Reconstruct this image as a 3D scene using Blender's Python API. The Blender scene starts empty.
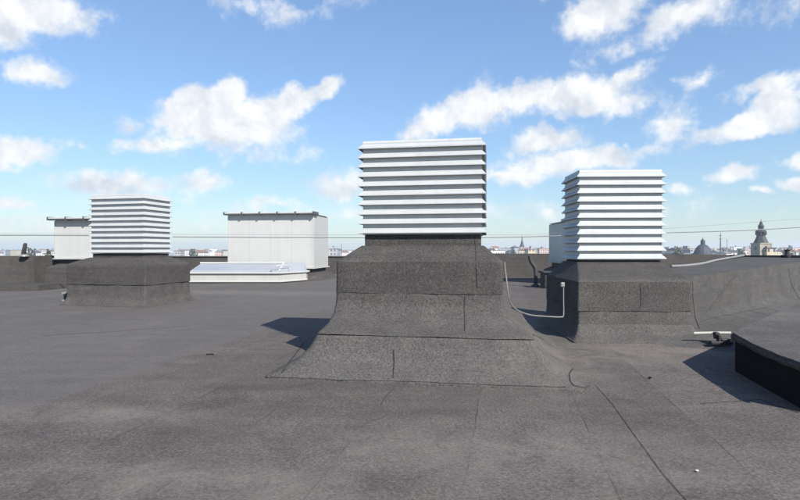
import bpy, bmesh, math, random
from mathutils import Vector, Matrix, noise
from mathutils.bvhtree import BVHTree
R = math.radians
random.seed(7)
scene = bpy.context.scene
COL = scene.collection
EYE = Vector((0, 0, 1.6)); F = 533.0       # camera height, focal length in photo pixels

# ------------------------------------------------------------------ helpers
def link(o):
    COL.objects.link(o); return o
def tag(o, label=None, cat=None, group=None, kind=None):
    if label: o['label'] = label
    if cat: o['category'] = cat
    if group: o['group'] = group
    if kind: o['kind'] = kind
    return o
def empty(name, loc=(0, 0, 0), rz=0):
    o = bpy.data.objects.new(name, None); link(o)
    o.location = loc; o.rotation_euler = (0, 0, rz); o.empty_display_size = .2
    return o
def obj(name, bm, m, parent=None, smooth=False, world=False):
    me = bpy.data.meshes.new(name)
    bmesh.ops.recalc_face_normals(bm, faces=bm.faces)
    if smooth:
        for e in bm.edges:
            if len(e.link_faces) == 2 and e.calc_face_angle(0) > R(32): e.smooth = False
    bm.to_mesh(me); bm.free()
    for p in me.polygons: p.use_smooth = smooth
    me.materials.append(m)
    o = bpy.data.objects.new(name, me); link(o)
    if parent:
        o.parent = parent
        if world:
            mw = Matrix.LocRotScale(parent.location, parent.rotation_euler, parent.scale)
            if parent.parent:
                q = parent.parent
                mw = Matrix.LocRotScale(q.location, q.rotation_euler, q.scale) @ parent.matrix_parent_inverse @ mw
            o.matrix_parent_inverse = mw.inverted()
    return o
def box(bm, x0, x1, y0, y1, z0, z1, bev=0, M=None):
    vs = [bm.verts.new((x, y, z)) for z in (z0, z1) for y in (y0, y1) for x in (x0, x1)]
    q = [(0, 1, 3, 2), (4, 5, 7, 6), (0, 1, 5, 4), (2, 3, 7, 6), (0, 2, 6, 4), (1, 3, 7, 5)]
    fs = [bm.faces.new([vs[i] for i in f]) for f in q]
    if M: bmesh.ops.transform(bm, matrix=M, verts=vs)
    if bev:
        es = list({e for f in fs for e in f.edges})
        bmesh.ops.bevel(bm, geom=es, offset=bev, segments=2, affect='EDGES', profile=.5)
def prism(bm, top, zb, inset=0):
    """block whose top is the given (x,y,z) loop and whose foot is at zb (a number or list)"""
    zs = zb if isinstance(zb, (list, tuple)) else [zb] * len(top)
    a = [bm.verts.new(p) for p in top]
    b = [bm.verts.new((p[0], p[1], z)) for p, z in zip(top, zs)]
    n = len(top)
    bm.faces.new(a); bm.faces.new(b[::-1])
    for i in range(n):
        bm.faces.new((a[i], b[i], b[(i + 1) % n], a[(i + 1) % n]))
def tube(bm, pts, r, n=8):
    pts = [Vector(p) for p in pts]; rings = []
    for i, p in enumerate(pts):
        t = (pts[min(i + 1, len(pts) - 1)] - pts[max(i - 1, 0)]).normalized()
        up = Vector((0, 0, 1)) if abs(t.z) < .9 else Vector((1, 0, 0))
        a = t.cross(up).normalized(); b = t.cross(a)
        rr = r[i] if isinstance(r, (list, tuple)) else r
        rings.append([bm.verts.new(p + (a * math.cos(2 * math.pi * k / n) + b * math.sin(2 * math.pi * k / n)) * rr) for k in range(n)])
    for i in range(len(rings) - 1):
        for k in range(n):
            bm.faces.new((rings[i][k], rings[i][(k + 1) % n], rings[i + 1][(k + 1) % n], rings[i + 1][k]))
    bm.faces.new(rings[0]); bm.faces.new(rings[-1][::-1])
def smoothline(pts, per=6):
    pts = [Vector(p) for p in pts]; out = []
    for i in range(len(pts) - 1):
        p0 = pts[max(i - 1, 0)]; p1 = pts[i]; p2 = pts[i + 1]; p3 = pts[min(i + 2, len(pts) - 1)]
        for k in range(per):
            t = k / per
            out.append(.5 * ((2 * p1) + (p2 - p0) * t + (2 * p0 - 5 * p1 + 4 * p2 - p3) * t * t + (3 * p1 - p0 - 3 * p2 + p3) * t ** 3))
    out.append(pts[-1]); return out
def lathe(bm, prof, n=16, c=(0, 0, 0)):
    rings = []
    for r, z in prof:
        rings.append([bm.verts.new((c[0] + r * math.cos(2 * math.pi * k / n), c[1] + r * math.sin(2 * math.pi * k / n), c[2] + z)) for k in range(n)])
    for i in range(len(rings) - 1):
        for k in range(n):
            bm.faces.new((rings[i][k], rings[i][(k + 1) % n], rings[i + 1][(k + 1) % n], rings[i + 1][k]))
    bm.faces.new(rings[0][::-1]); bm.faces.new(rings[-1])
def fbm(p, s, o=3):
    v = 0; a = 1; t = 0
    for i in range(o):
        v += a * noise.noise(Vector(p) * s * 2 ** i); t += a; a *= .5
    return v / t
def ground_at(px, py, z=0.0):
    """point at height z seen in that direction from the photographer's eye"""
    d = (EYE.z - z) * F / (py - 250)
    return Vector(((px - 400) / F * d, d, z))
def at(px, py, d):
    return Vector(((px - 400) / F * d, d, EYE.z + (250 - py) / F * d))

# ------------------------------------------------------------------ materials
def mat(name):
    m = bpy.data.materials.new(name); m.use_nodes = True
    nt = m.node_tree; b = nt.nodes['Principled BSDF']
    return m, nt, b
def N(nt, t, **k):
    n = nt.nodes.new(t)
    for a, v in k.items(): setattr(n, a, v)
    return n
def ramp(nt, src, stops):
    r = N(nt, 'ShaderNodeValToRGB'); e = r.color_ramp.elements
    while len(e) < len(stops): e.new(.5)
    for el, (p, c) in zip(e, stops):
        el.position = p; el.color = (c, c, c, 1) if not isinstance(c, tuple) else (*c, 1)
    nt.links.new(src, r.inputs[0]); return r.outputs[0]
def nz(nt, vec, scale, detail=4, rough=.6, dist=0, out='Fac'):
    n = N(nt, 'ShaderNodeTexNoise'); n.inputs['Scale'].default_value = scale
    n.inputs['Detail'].default_value = detail; n.inputs['Roughness'].default_value = rough
    n.inputs['Distortion'].default_value = dist
    nt.links.new(vec, n.inputs['Vector']); return n.outputs[out]
def mth(nt, op, a, b=None, c=None, clamp=False):
    n = N(nt, 'ShaderNodeMath', operation=op); n.use_clamp = clamp
    for i, v in enumerate((a, b, c)):
        if v is None: continue
        if isinstance(v, (int, float)): n.inputs[i].default_value = v
        else: nt.links.new(v, n.inputs[i])
    return n.outputs[0]
def mixc(nt, f, a, b, mode='MIX'):
    n = N(nt, 'ShaderNodeMix', data_type='RGBA', blend_type=mode)
    for s, v in ((n.inputs[0], f), (n.inputs[6], a), (n.inputs[7], b)):
        if isinstance(v, (int, float)): s.default_value = v if s.type == 'VALUE' else (v, v, v, 1)
        elif isinstance(v, tuple): s.default_value = (*v, 1)
        else: nt.links.new(v, s)
    return n.outputs[2]
def scaled(nt, vec, s, rz=0, loc=(0, 0, 0)):
    n = N(nt, 'ShaderNodeMapping'); n.inputs['Scale'].default_value = s
    n.inputs['Rotation'].default_value = (0, 0, rz); n.inputs['Location'].default_value = loc
    nt.links.new(vec, n.inputs['Vector']); return n.outputs[0]
def bump(nt, b, h, strength=.5, dist=.01):
    n = N(nt, 'ShaderNodeBump'); n.inputs['Strength'].default_value = strength; n.inputs['Distance'].default_value = dist
    nt.links.new(h, n.inputs['Height']); nt.links.new(n.outputs[0], b.inputs['Normal'])

def felt(name, base, warm=(1.02, .945, .905), strips=False, gran=1.0, dust=1.0):
    m, nt, b = mat(name)
    P = N(nt, 'ShaderNodeNewGeometry').outputs['Position']
    g1 = nz(nt, P, 40, 5, .88)                    # mineral granules
    g2 = nz(nt, P, 190, 2, .7)
    med = nz(nt, P, 2.3, 6, .65, .4)              # blotches
    big = nz(nt, P, .35, 4, .6, .6)
    str_ = nz(nt, scaled(nt, P, (.35, 2.4, 7)), 1.3, 5, .6)
    v = ramp(nt, g1, [(.37, .48), (.5, .95), (.64, 1.62)])
    v2 = ramp(nt, g2, [(.3, .8), (.7, 1.25)])
    vb = ramp(nt, med, [(.28, (.84, .84, .86)), (.5, (1.0, 1.0, 1.0)), (.72, (1.17, 1.16, 1.09))])
    vg = ramp(nt, big, [(.3, .90), (.55, 1.0), (.75, 1.14)])
    vs = ramp(nt, str_, [(.3, .88), (.7, 1.12)])
    c = mixc(nt, gran, (base * warm[0], base * warm[1], base * warm[2]), v, 'MULTIPLY')
    for x in (v2, vb, vg, vs): c = mixc(nt, 1.0, c, x, 'MULTIPLY')
    if strips:
        w = scaled(nt, P, (1, 1, 1), R(11))       # sheets rolled out along the stacks' side walls
        sep = N(nt, 'ShaderNodeSeparateXYZ'); nt.links.new(w, sep.inputs[0])
        wob = mth(nt, 'MULTIPLY', mth(nt, 'SUBTRACT', nz(nt, P, .8, 3), .5), .07)
        u = mth(nt, 'ADD', mth(nt, 'ADD', sep.outputs[0], wob), .26)
        cell = mth(nt, 'FLOOR', u)
        wn = N(nt, 'ShaderNodeTexWhiteNoise', noise_dimensions='1D'); nt.links.new(cell, wn.inputs['W'])
        c = mixc(nt, 1.0, c, ramp(nt, wn.outputs['Value'], [(0, .88), (1, 1.1)]), 'MULTIPLY')
        fr = mth(nt, 'FRACT', u)
        e = mth(nt, 'ABSOLUTE', mth(nt, 'SUBTRACT', fr, .5))
        line = mth(nt, 'GREATER_THAN', e, .4935)
        lm = mth(nt, 'MULTIPLY', line, ramp(nt, nz(nt, P, 1.1, 3), [(.42, 0.06), (.58, .6)]))
        c = mixc(nt, lm, c, (.02, .02, .02))
        # smoother left strips, their reflection gloss mixed into the colour as a bluer tone
        lx = mth(nt, 'ADD', sep.outputs[0], mth(nt, 'MULTIPLY', nz(nt, P, .25, 3), 1.2))
        left = ramp(nt, mth(nt, 'MULTIPLY_ADD', mth(nt, 'ADD', sep.outputs[0], mth(nt, 'MULTIPLY', wob, 1.5)), -14, -65.5, clamp=True), [(0, 0.0), (1, 1.0)])
        c = mixc(nt, mth(nt, 'MULTIPLY', left, .75), c, mixc(nt, .55, c, (base * 1.12, base * 1.05, base * 1.01)))
    if dust:
        # wind-blown beige dust that settles at the foot of the stacks
        acc = None
        spots = [(2.45, 7.6, .55, 1.3), (2.9, 8.3, 1.7, .8), (4.6, 8.5, 2.4, .45), (1.9, 6.9, .6, 1.2), (6.0, 8.9, 1.2, .8),
                 (-1.2, 3.6, 1.6, .5), (.9, 4.2, 2.2, .7), (-2.9, 5.2, 1.3, .3), (-5.5, 20, 6, 1.1), (2.0, 11.5, 1.4, 2.0)]
        for (x, y, rx, ry) in spots:
            k = N(nt, 'ShaderNodeMapping', vector_type='TEXTURE')
            k.inputs['Location'].default_value = (x, y, 0); k.inputs['Scale'].default_value = (rx, ry, 3)
            k.inputs['Rotation'].default_value = (0, 0, R(-8)); nt.links.new(P, k.inputs['Vector'])
            ln = N(nt, 'ShaderNodeVectorMath', operation='LENGTH'); nt.links.new(k.outputs[0], ln.inputs[0])
            q = mth(nt, 'SUBTRACT', 1.35, ln.outputs['Value'], clamp=True)
            acc = q if acc is None else mth(nt, 'MAXIMUM', acc, q)
        dn = ramp(nt, nz(nt, P, 1.6, 8, .7, .7), [(.33, 0.0), (.66, 1.0)])
        f = mth(nt, 'MULTIPLY', mth(nt, 'MULTIPLY', acc, dn), .85 * dust, clamp=True)
        sm = ramp(nt, nz(nt, P, 5, 6, .75, .3), [(.55, 0.0), (.8, .28)])
        f = mth(nt, 'MAXIMUM', f, sm)
        gr = ramp(nt, g1, [(.3, .75), (.7, 1.25)])
        c = mixc(nt, f, c, mixc(nt, 1.0, (base * 1.7, base * 1.5, base * 1.32), gr, 'MULTIPLY'))
    nt.links.new(c, b.inputs['Base Color'])
    b.inputs['Roughness'].default_value = .88
    b.inputs['Specular IOR Level'].default_value = .12
    h = mth(nt, 'ADD', mth(nt, 'MULTIPLY', g1, .6), mth(nt, 'MULTIPLY', med, 1.2))
    bump(nt, b, h, .55, .012)
    return m
M_ROOF = felt('roof_felt', .102, warm=(1.0, .885, .815), strips=True)
M_FELT = felt('plinth_felt', .062, gran=1.0, dust=.55)
M_FELTL = felt('lower_sheet_felt', .074, dust=1.0)
M_FELTS = felt('skirt_felt', .083, dust=1.0)
M_FELT2 = felt('old_felt', .062, dust=.3)
M_FELTB = felt('fresh_felt', .076, warm=(1.0, .955, .92), dust=.45)

def plain(name, c, rough=.6, metal=0, var=.08, sc=3, bumps=0, spec=.5, streak=0):
    m, nt, b = mat(name)
    P = N(nt, 'ShaderNodeNewGeometry').outputs['Position']
    n = nz(nt, P, sc, 6, .6, .3)
    col = mixc(nt, 1.0, c, ramp(nt, n, [(.3, 1 - var), (.7, 1 + var)]), 'MULTIPLY')
    if streak:
        s = nz(nt, scaled(nt, P, (9, 9, .6)), 1, 5, .7)
        col = mixc(nt, ramp(nt, s, [(.52, 0.0), (.8, streak)]), col, (c[0] * .55, c[1] * .52, c[2] * .46))
    nt.links.new(col, b.inputs['Base Color'])
    b.inputs['Roughness'].default_value = rough; b.inputs['Metallic'].default_value = metal
    b.inputs['Specular IOR Level'].default_value = spec
    nt.links.new(ramp(nt, n, [(.3, rough * .85), (.7, min(1, rough * 1.15))]), b.inputs['Roughness'])
    if bumps: bump(nt, b, n, bumps, .02)
    return m
M_WHITE = plain('white_painted_metal', (.375, .39, .39), .5, var=.04, sc=2.2, streak=.22)
M_CORE = plain('grey_louvre_mesh', (.50, .515, .505), .6, var=.08, sc=6)
M_PANEL = plain('white_panel', (.455, .455, .435), .5, var=.03, sc=1.2, bumps=.15, streak=.18)
M_SILVER = plain('zinc_sheet', (.40, .395, .38), .5, metal=.05, var=.08, sc=1.5, bumps=.12, streak=.25)
M_GLAZE = plain('sky_tinted_glazing', (.27, .29, .32), .35, var=.06, sc=1.2, streak=.12)  # grey-blue base colour carries the reflected sky
M_VENT = plain('dark_vent_pipe', (.035, .035, .037), .7, var=.2)
M_BLACK = plain('black_paint', (.018, .018, .02), .6)
M_BIT_SHADE = plain('bitumen_and_shade', (.010, .010, .011), .9, var=.3, sc=20, bumps=.3, spec=.05)  # dark enough to hold the hood side's shade as well
M_SEAM = plain('seam_bitumen', (.040, .038, .036), .85, var=.35, sc=14, bumps=.3, spec=.1)
M_DARK = plain('dark_flashing', (.06, .062, .065), .5, var=.2)
M_WIRE = plain('aluminium_wire', (.24, .235, .22), .45, metal=.2, var=.1)
M_CABLE = plain('grey_cable', (.16, .17, .18), .6)
M_PIPE = plain('white_plastic', (.5, .49, .43), .45, var=.06)
M_CHIP = plain('pale_chip', (.7, .66, .58), .8)
M_STONE = plain('pale_sandstone', (.27, .24, .19), .9, var=.15, sc=.4)
M_SLATE = plain('green_copper_slate', (.018, .027, .029), .7, var=.3, sc=.5)
M_SLATE2 = plain('grey_slate', (.028, .032, .05), .7, var=.2, sc=.4)
M_GLASSD = plain('dark_opening', (.02, .02, .025), .3)
M_LEAF = plain('distant_leaves', (.045, .062, .035), .95, var=.5, sc=.8)
M_BARK = plain('bark', (.08, .06, .045), .9)
M_ANT = plain('mast_steel', (.10, .10, .11), .6)
def panel_joints(m):
    nt = m.node_tree; b = nt.nodes['Principled BSDF']; src = b.inputs['Base Color'].links[0].from_socket
    s = N(nt, 'ShaderNodeSeparateXYZ'); nt.links.new(N(nt, 'ShaderNodeTexCoord').outputs['Object'], s.inputs[0])
    e = mth(nt, 'ABSOLUTE', mth(nt, 'SUBTRACT', mth(nt, 'FRACT', mth(nt, 'MULTIPLY', s.outputs[0], .843)), .5))
    nt.links.new(mixc(nt, mth(nt, 'MULTIPLY', mth(nt, 'GREATER_THAN', e, .491), .35), src, (.25, .25, .24)), b.inputs['Base Color'])
panel_joints(M_PANEL)
def facade(name, c):
    m, nt, b = mat(name)
    tc = N(nt, 'ShaderNodeTexCoord').outputs['Object']
    s = N(nt, 'ShaderNodeSeparateXYZ'); nt.links.new(tc, s.inputs[0])
    cb = N(nt, 'ShaderNodeCombineXYZ')
    nt.links.new(mth(nt, 'ADD', s.outputs[0], s.outputs[1]), cb.inputs[0]); nt.links.new(s.outputs[2], cb.inputs[1])
    br = N(nt, 'ShaderNodeTexBrick'); br.offset = 0; br.squash = 1
    nt.links.new(cb.outputs[0], br.inputs['Vector'])
    br.inputs['Color1'].default_value = (.05, .055, .065, 1); br.inputs['Color2'].default_value = (.11, .11, .12, 1)
    br.inputs['Mortar'].default_value = (*c, 1); br.inputs['Scale'].default_value = 1
    br.inputs['Mortar Size'].default_value = .82; br.inputs['Mortar Smooth'].default_value = 0
    br.inputs['Brick Width'].default_value = 2.7; br.inputs['Row Height'].default_value = 3.1
    col = mixc(nt, 1.0, br.outputs['Color'], ramp(nt, nz(nt, tc, .2, 4), [(.3, .85), (.7, 1.12)]), 'MULTIPLY')
    nt.links.new(col, b.inputs['Base Color']); b.inputs['Roughness'].default_value = .85
    return m
WALLS = {'cream': facade('cream_render', (.55, .49, .38)), 'white': facade('white_render', (.68, .66, .62)),
         'pinkish': facade('pink_render', (.50, .36, .31)), 'grey': facade('grey_render', (.33, .33, .34)),
         'sand': facade('sand_render', (.47, .40, .29))}
ROOFS = {'red tiled': plain('red_tiles', (.22, .09, .06), .9, var=.2), 'dark': plain('dark_roof', (.06, .06, .07), .8, var=.2),
         'grey': plain('grey_roof', (.2, .2, .21), .8, var=.15), 'brown tiled': plain('brown_tiles', (.16, .1, .075), .9, var=.2)}

# ------------------------------------------------------------------ the setting
def roof_deck():
    bm = bmesh.new()
    xs = []; x = -46.0
    while x <= 46: xs.append(x); x += .2 if -9 < x < 9 else .5
    ys = []; y = -9.0
    while y <= 36.2: ys.append(y); y += .2 if 1 < y < 14 else .5
    g = [[bm.verts.new((x, y, .012 * fbm((x, y, 0), .5, 2) + .006 * fbm((x, y, 5), 2.1, 2) - .006)) for x in xs] for y in ys]
    for j in range(len(ys) - 1):
        for i in range(len(xs) - 1):
            bm.faces.new((g[j][i], g[j][i + 1], g[j + 1][i + 1], g[j + 1][i]))
    # the outer walls of our own building
    b = [[bm.verts.new((x, y, -25.2)) for x in (xs[0], xs[-1])] for y in (ys[0], ys[-1])]
    row0, row1 = g[0], g[-1]
    bm.faces.new([b[0][0], b[0][1]] + row0[::-1])
    bm.faces.new([b[1][1], b[1][0]] + row1)
    bm.faces.new([b[1][0], b[0][0]] + [r[0] for r in g])
    bm.faces.new([b[0][1], b[1][1]] + [r[-1] for r in g][::-1])
    bmesh.ops.recalc_face_normals(bm, faces=bm.faces)
    o = obj('roof_deck', bm, M_ROOF); tag(o, kind='structure')
    for p in o.data.polygons: p.use_smooth = len(p.vertices) == 4
    return o
DECK = roof_deck()
bm = bmesh.new()
vs = [bm.verts.new((x, y, -25)) for x, y in ((-4200, -4200), (4200, -4200), (4200, 4200), (-4200, 4200))]
bm.faces.new(vs)
tag(obj('city_ground', bm, plain('city_ground', (.13, .14, .12), .9, var=.4, sc=.01)), kind='structure')

# ------------------------------------------------------------------ felt-clad lofts
def rect_ring(x0, x1, y0, y1, rad, n):
    """n points per side plus rounded corners, anticlockwise from front left"""
    pts = []
    cs = [((x0 + rad, y0 + rad), 180), ((x1 - rad, y0 + rad), 270), ((x1 - rad, y1 - rad), 0), ((x0 + rad, y1 - rad), 90)]
    for k in range(4):
        (cx, cy), a0 = cs[k]
        for q in range(5):
            a = R(a0 + q * 22.5); pts.append(Vector((cx + rad * math.cos(a), cy + rad * math.sin(a), 0)))
        (nx, ny), b0 = cs[(k + 1) % 4]
        a = pts[-1]; b = Vector((nx + rad * math.cos(R(b0)), ny + rad * math.sin(R(b0)), 0))
        for q in range(1, n): pts.append(a.lerp(b, q / n))
    return pts
def felt_loft(rings, n=26, amp=.008, seed=0, sub=7):
    """rings: (x0,x1,y0,y1,z,corner radius); a cloth-like loft with slight sags"""
    bm = bmesh.new(); rows = []
    for i in range(len(rings) - 1):
        a, b = rings[i], rings[i + 1]
        dist = max(abs(a[4] - b[4]), abs(a[2] - b[2]), .02)
        m = max(1, min(sub, int(dist / .06)))
        for k in range(m):
            t = k / m
            rows.append([a[j] + (b[j] - a[j]) * t for j in range(6)])
    rows.append(list(rings[-1]))
    prev = None
    for r in rows:
        pts = rect_ring(r[0], r[1], r[2], r[3], r[5], n)
        z = r[4]; cur = []
        cx, cy = (r[0] + r[1]) / 2, (r[2] + r[3]) / 2
        for p in pts:
            q = Vector((p.x, p.y, z)); d = Vector((p.x - cx, p.y - cy, 0)).normalized()
            o = amp * (1.6 * fbm((q.x + seed, q.y, q.z), 1.7, 2) + .8 * fbm((q.x, q.y + seed, q.z), 6, 2))
            q += d * o; q.z += amp * fbm((q.x, q.y, seed + q.z), 2.5, 2) * (1 if z > .05 else 0)
            cur.append(bm.verts.new(q))
        if prev:
            for k in range(len(cur)):
                bm.faces.new((prev[k], prev[(k + 1) % len(cur)], cur[(k + 1) % len(cur)], cur[k]))
        prev = cur
    bm.faces.new(prev)
    return bm
def louvre(bm, hw, hd, z0, z1, nb, proj=.06):
    pitch = (z1 - z0) / nb; h = pitch * (.49 if pitch < .15 else .43)
    def ring(prof):
        rs = []
        jit = [random.uniform(-.004, .004) for _ in range(4)]
        for o, z in prof:
            rs.append([bm.verts.new((sx * (hw - proj + o), sy * (hd - proj + o), z + (jt if o > 0 else 0))) for (sx, sy), jt in zip(((-1, -1), (1, -1), (1, 1), (-1, 1)), jit)])
        m = len(prof)
        for i in range(m):
            for k in range(4):
                bm.faces.new((rs[i][k], rs[i][(k + 1) % 4], rs[(i + 1) % m][(k + 1) % 4], rs[(i + 1) % m][k]))
    for i in range(nb):
        z = z0 + i * pitch
        if i == nb - 1: break
        j = .004 * random.uniform(-1, 1)
        ring([(0, z + h + j), (proj, z + j * .5), (proj, z - .010), (proj - .012, z - .010), (0, z + h - .016)])
    return pitch, h
def ventilator(label, loc, rz, hw, hd, z0, z1, nb, neck_z, rings, seed):
    t = empty('ventilation_stack', loc, rz)
    tag(t, label, 'ventilation stack', 'louvred ventilation stacks on the roof')
    bm = bmesh.new(); pitch, h = louvre(bm, hw, hd, z0, z1, nb)
    lo = obj('louvre_slats', bm, M_WHITE, t)
    bm = bmesh.new(); c = .064
    box(bm, -hw + c, hw - c, -hd + c, hd - c, z0 - .03, z1 - .03)
    obj('louvre_core', bm, M_CORE, t)
    bm = bmesh.new(); zt = z1 - pitch
    # lid: drip edge plus a very flat hip
    prof = [(-.06, zt + pitch * .46), (0.0, zt + .004), (0.0, zt - .012), (-.012, zt - .012)]
    rs = [[bm.verts.new((sx * (hw + o), sy * (hd + o), z)) for sx, sy in ((-1, -1), (1, -1), (1, 1), (-1, 1))] for o, z in prof]
    for i in range(3):
        for k in range(4): bm.faces.new((rs[i][k], rs[i][(k + 1) % 4], rs[i + 1][(k + 1) % 4], rs[i + 1][k]))
    zl = zt + pitch * .46
    top = [(-hw + .062, -hd + .062), (hw - .062, -hd + .062), (hw - .062, hd - .062), (-hw + .062, hd - .062)]
    a = [bm.verts.new((x, y, zl)) for x, y in top]; b = [bm.verts.new((x, y, zl + .018)) for x, y in top]
    d = [bm.verts.new((x * .1, y * .1, zl + .06)) for x, y in top]
    for k in range(4):
        bm.faces.new((a[k], a[(k + 1) % 4], b[(k + 1) % 4], b[k])); bm.faces.new((b[k], b[(k + 1) % 4], d[(k + 1) % 4], d[k]))
    bm.faces.new(d); bm.faces.new(a)
    obj('lid', bm, M_WHITE, t)
    bm = bmesh.new(); n = .085
    nb_ = felt_loft([(-hw + n, hw - n, -hd + n, hd - n, neck_z - .05, .02), (-hw + n, hw - n, -hd + n, hd - n, z0 - .035, .02)], 14, .004, seed)
    obj('neck', nb_, M_FELT2, t, True)
    bm.free()
    ps = [obj(nm, felt_loft(rg, 34, .012, seed + k), mm, t, True) for k, (nm, mm, rg) in enumerate(rings)]
    return t, ps

# local frame: origin on the roof under the louvre's centre
yawC = R(-9.5)
fx, fy = Vector((math.cos(yawC), math.sin(yawC), 0)), Vector((-math.sin(yawC), math.cos(yawC), 0))
P0 = Vector((-.63, 7.97, 0)); P1 = Vector((1.235, 7.63, 0)); mid = (P0 + P1) / 2
HWc = .945; HDc = .68
Cc = mid + fy * HDc
vc, pc = ventilator('central louvred ventilation stack, the tallest, on a black felt plinth with a wide flared skirt',
    Cc, yawC, HWc, HDc, 1.86, 3.26, 10, 1.64,
    [('plinth', M_FELT, [(-1.165, 1.155, -.965, .92, .985, .03), (-1.20, 1.185, -1.00, .95, .99, .04), (-1.19, 1.175, -.985, .935, 1.43, .035), (-1.17, 1.155, -.965, .915, 1.452, .035), (-.90, .90, -.63, .63, 1.665, .03)]),
     ('lower_sheet', M_FELTL, [(-1.27, 1.545, -1.62, 1.235, .484, .08), (-1.282, 1.557, -1.632, 1.247, .488, .08), (-1.27, 1.54, -1.61, 1.235, .502, .08), (-1.225, 1.38, -1.34, 1.12, .575, .06), (-1.20, 1.22, -1.09, 1.02, .70, .05), (-1.195, 1.185, -1.01, .97, .82, .04), (-1.19, 1.175, -.988, .94, 1.05, .035)]),
     ('skirt', M_FELTS, [(-1.80, 2.08, -2.16, 1.75, -.03, .12), (-1.795, 2.075, -2.155, 1.745, .018, .12), (-1.76, 2.04, -2.12, 1.71, .034, .12), (-1.50, 1.80, -1.87, 1.5, .16, .12), (-1.36, 1.65, -1.71, 1.34, .32, .10), (-1.28, 1.555, -1.63, 1.245, .474, .08), (-1.22, 1.48, -1.55, 1.2, .484, .08)])], 3)
# right hand stack
yawR = R(-2)
P0 = Vector((3.545, 10.66, 0)); HWr = .88; HDr = .60
fx2, fy2 = Vector((math.cos(yawR), math.sin(yawR), 0)), Vector((-math.sin(yawR), math.cos(yawR), 0))
Cr = P0 + fx2 * HWr + fy2 * HDr
vr, pr = ventilator('right louvred ventilation stack with its left side in shade, beside the raised felt upstand',
    Cr, yawR, HWr, HDr, 1.43, 3.24, 11, 1.33,
    [('plinth', M_FELT, [(-1.19, .77, -1.725, .60, .505, .03), (-1.215, .80, -1.755, .62, .51, .04), (-1.205, .795, -1.745, .62, 1.035, .035), (-1.18, .79, -1.725, .60, 1.06, .035), (-.86, .79, -.56, .52, 1.36, .03)]),
     ('lower_sheet', M_FELTL, [(-1.38, .95, -2.08, .8, -.03, .06), (-1.37, .94, -2.07, .79, .016, .06), (-1.34, .92, -2.03, .76, .03, .07), (-1.25, .85, -1.86, .66, .15, .06), (-1.21, .80, -1.75, .62, .27, .04), (-1.20, .785, -1.74, .60, .56, .03)])], 11)
# left stack
yawL = R(-13)
fx3, fy3 = Vector((math.cos(yawL), math.sin(yawL), 0)), Vector((-math.sin(yawL), math.cos(yawL), 0))
P1 = Vector((-7.40, 15.39, 0)); HWl = .955; HDl = .66
Cl = P1 - fx3 * HWl + fy3 * HDl
vl, pl = ventilator('left louvred ventilation stack, two lit faces showing, in front of the cut-off white casing',
    Cl, yawL, HWl, HDl, 1.53, 3.27, 11, 1.36,
    [('plinth', M_FELT, [(-1.35, 1.25, -.97, 1.05, .60, .03), (-1.39, 1.29, -1.01, 1.09, .605, .04), (-1.38, 1.28, -1.0, 1.08, 1.165, .035), (-1.36, 1.26, -.98, 1.06, 1.20, .03), (-.92, .92, -.62, .62, 1.38, .03)]),
     ('lower_sheet', M_FELTL, [(-1.50, 1.40, -1.18, 1.2, -.03, .05), (-1.49, 1.39, -1.17, 1.19, .02, .05), (-1.45, 1.35, -1.12, 1.15, .04, .06), (-1.39, 1.29, -1.02, 1.1, .22, .05), (-1.365, 1.265, -.985, 1.065, .64, .04)])], 23)

# ------------------------------------------------------------------ white panel casings
def casing(label, corner, rz, w, dep, z0, z1, foot_inset=.12, plinth_rings=True, segs=5):
    t = empty('panel_casing', corner, rz)
    tag(t, label, 'equipment casing', 'white panel casings on the roof')
    bm = bmesh.new()
    box(bm, 0, w, 0, dep, z0, z1, .015)
    for sx in (0.0, w):                                     # corner trims
        box(bm, sx - .035 if sx == 0 else sx - .045, sx + .045 if sx == 0 else sx + .035, -.012, .06, z0 + .01, z1 - .05)
    box(bm, -.07, w + .07, -.07, dep + .07, z0 - .05, z0 + .0, .006)
    obj('casing', bm, M_PANEL, t)
    g = bmesh.new(); sw = (w + .2) / segs
    for i in range(segs):                                   # lids stepping along the front edge
        x0 = -.1 + i * sw
        box(g, x0 + .05, x0 + sw - .05, -.34, .55, z1 + .05, z1 + .10, .008, Matrix.Rotation(0, 4, 'X'))
    obj('top_flaps', g, M_PANEL, t)
    for i in range(segs + 1):
        x0 = -.1 + i * sw; g = bmesh.new()
        prism(g, [(x0 - .045, -.33, z1 + .13), (x0 + .045, -.33, z1 + .13), (x0 + .045, .5, z1 + .13), (x0 - .045, .5, z1 + .13)], [z1 - .03, z1 - .03, z1, z1])
        obj('bracket', g, M_DARK, t)
    g = bmesh.new(); box(g, -.06, w + .06, -.31, dep * .9, z1 + .012, z1 + .046)
    obj('eaves_board', g, M_CORE, t)
    g = bmesh.new(); box(g, foot_inset, w - foot_inset, foot_inset, dep - foot_inset, z0 - .28, z0 - .052)
    obj('base', g, M_BLACK, t)
    pr_ = felt_loft([(-.6, w + .6, -.7, dep + .6, -.03, .08), (-.3, w + .3, -.42, dep + .3, .12, .1), (-.22, w + .22, -.34, dep + .2, z0 - .42, .06),
                     (.06, w - .06, .06, dep - .06, z0 - .26, .04)], 20, .01, corner[0])
    obj('plinth', pr_, M_FELT2, t, True)
    return t
casing('wide white panel casing with dark bracketed top edge, behind the low zinc skylight', (-9.3, 28.9, 0), R(-8), 4.75, 2.9, .66, 3.5)
casing('white panel casing half hidden behind the left louvred stack', (-15.92, 24.6, 0), R(-8), 4.3, 2.2, 1.22, 2.98)
casing('white panel casing whose shaded side shows behind the right louvred stack', (7.62, 24.3, 0), R(-2), 3.6, 3.4, 1.02, 2.9)

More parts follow.
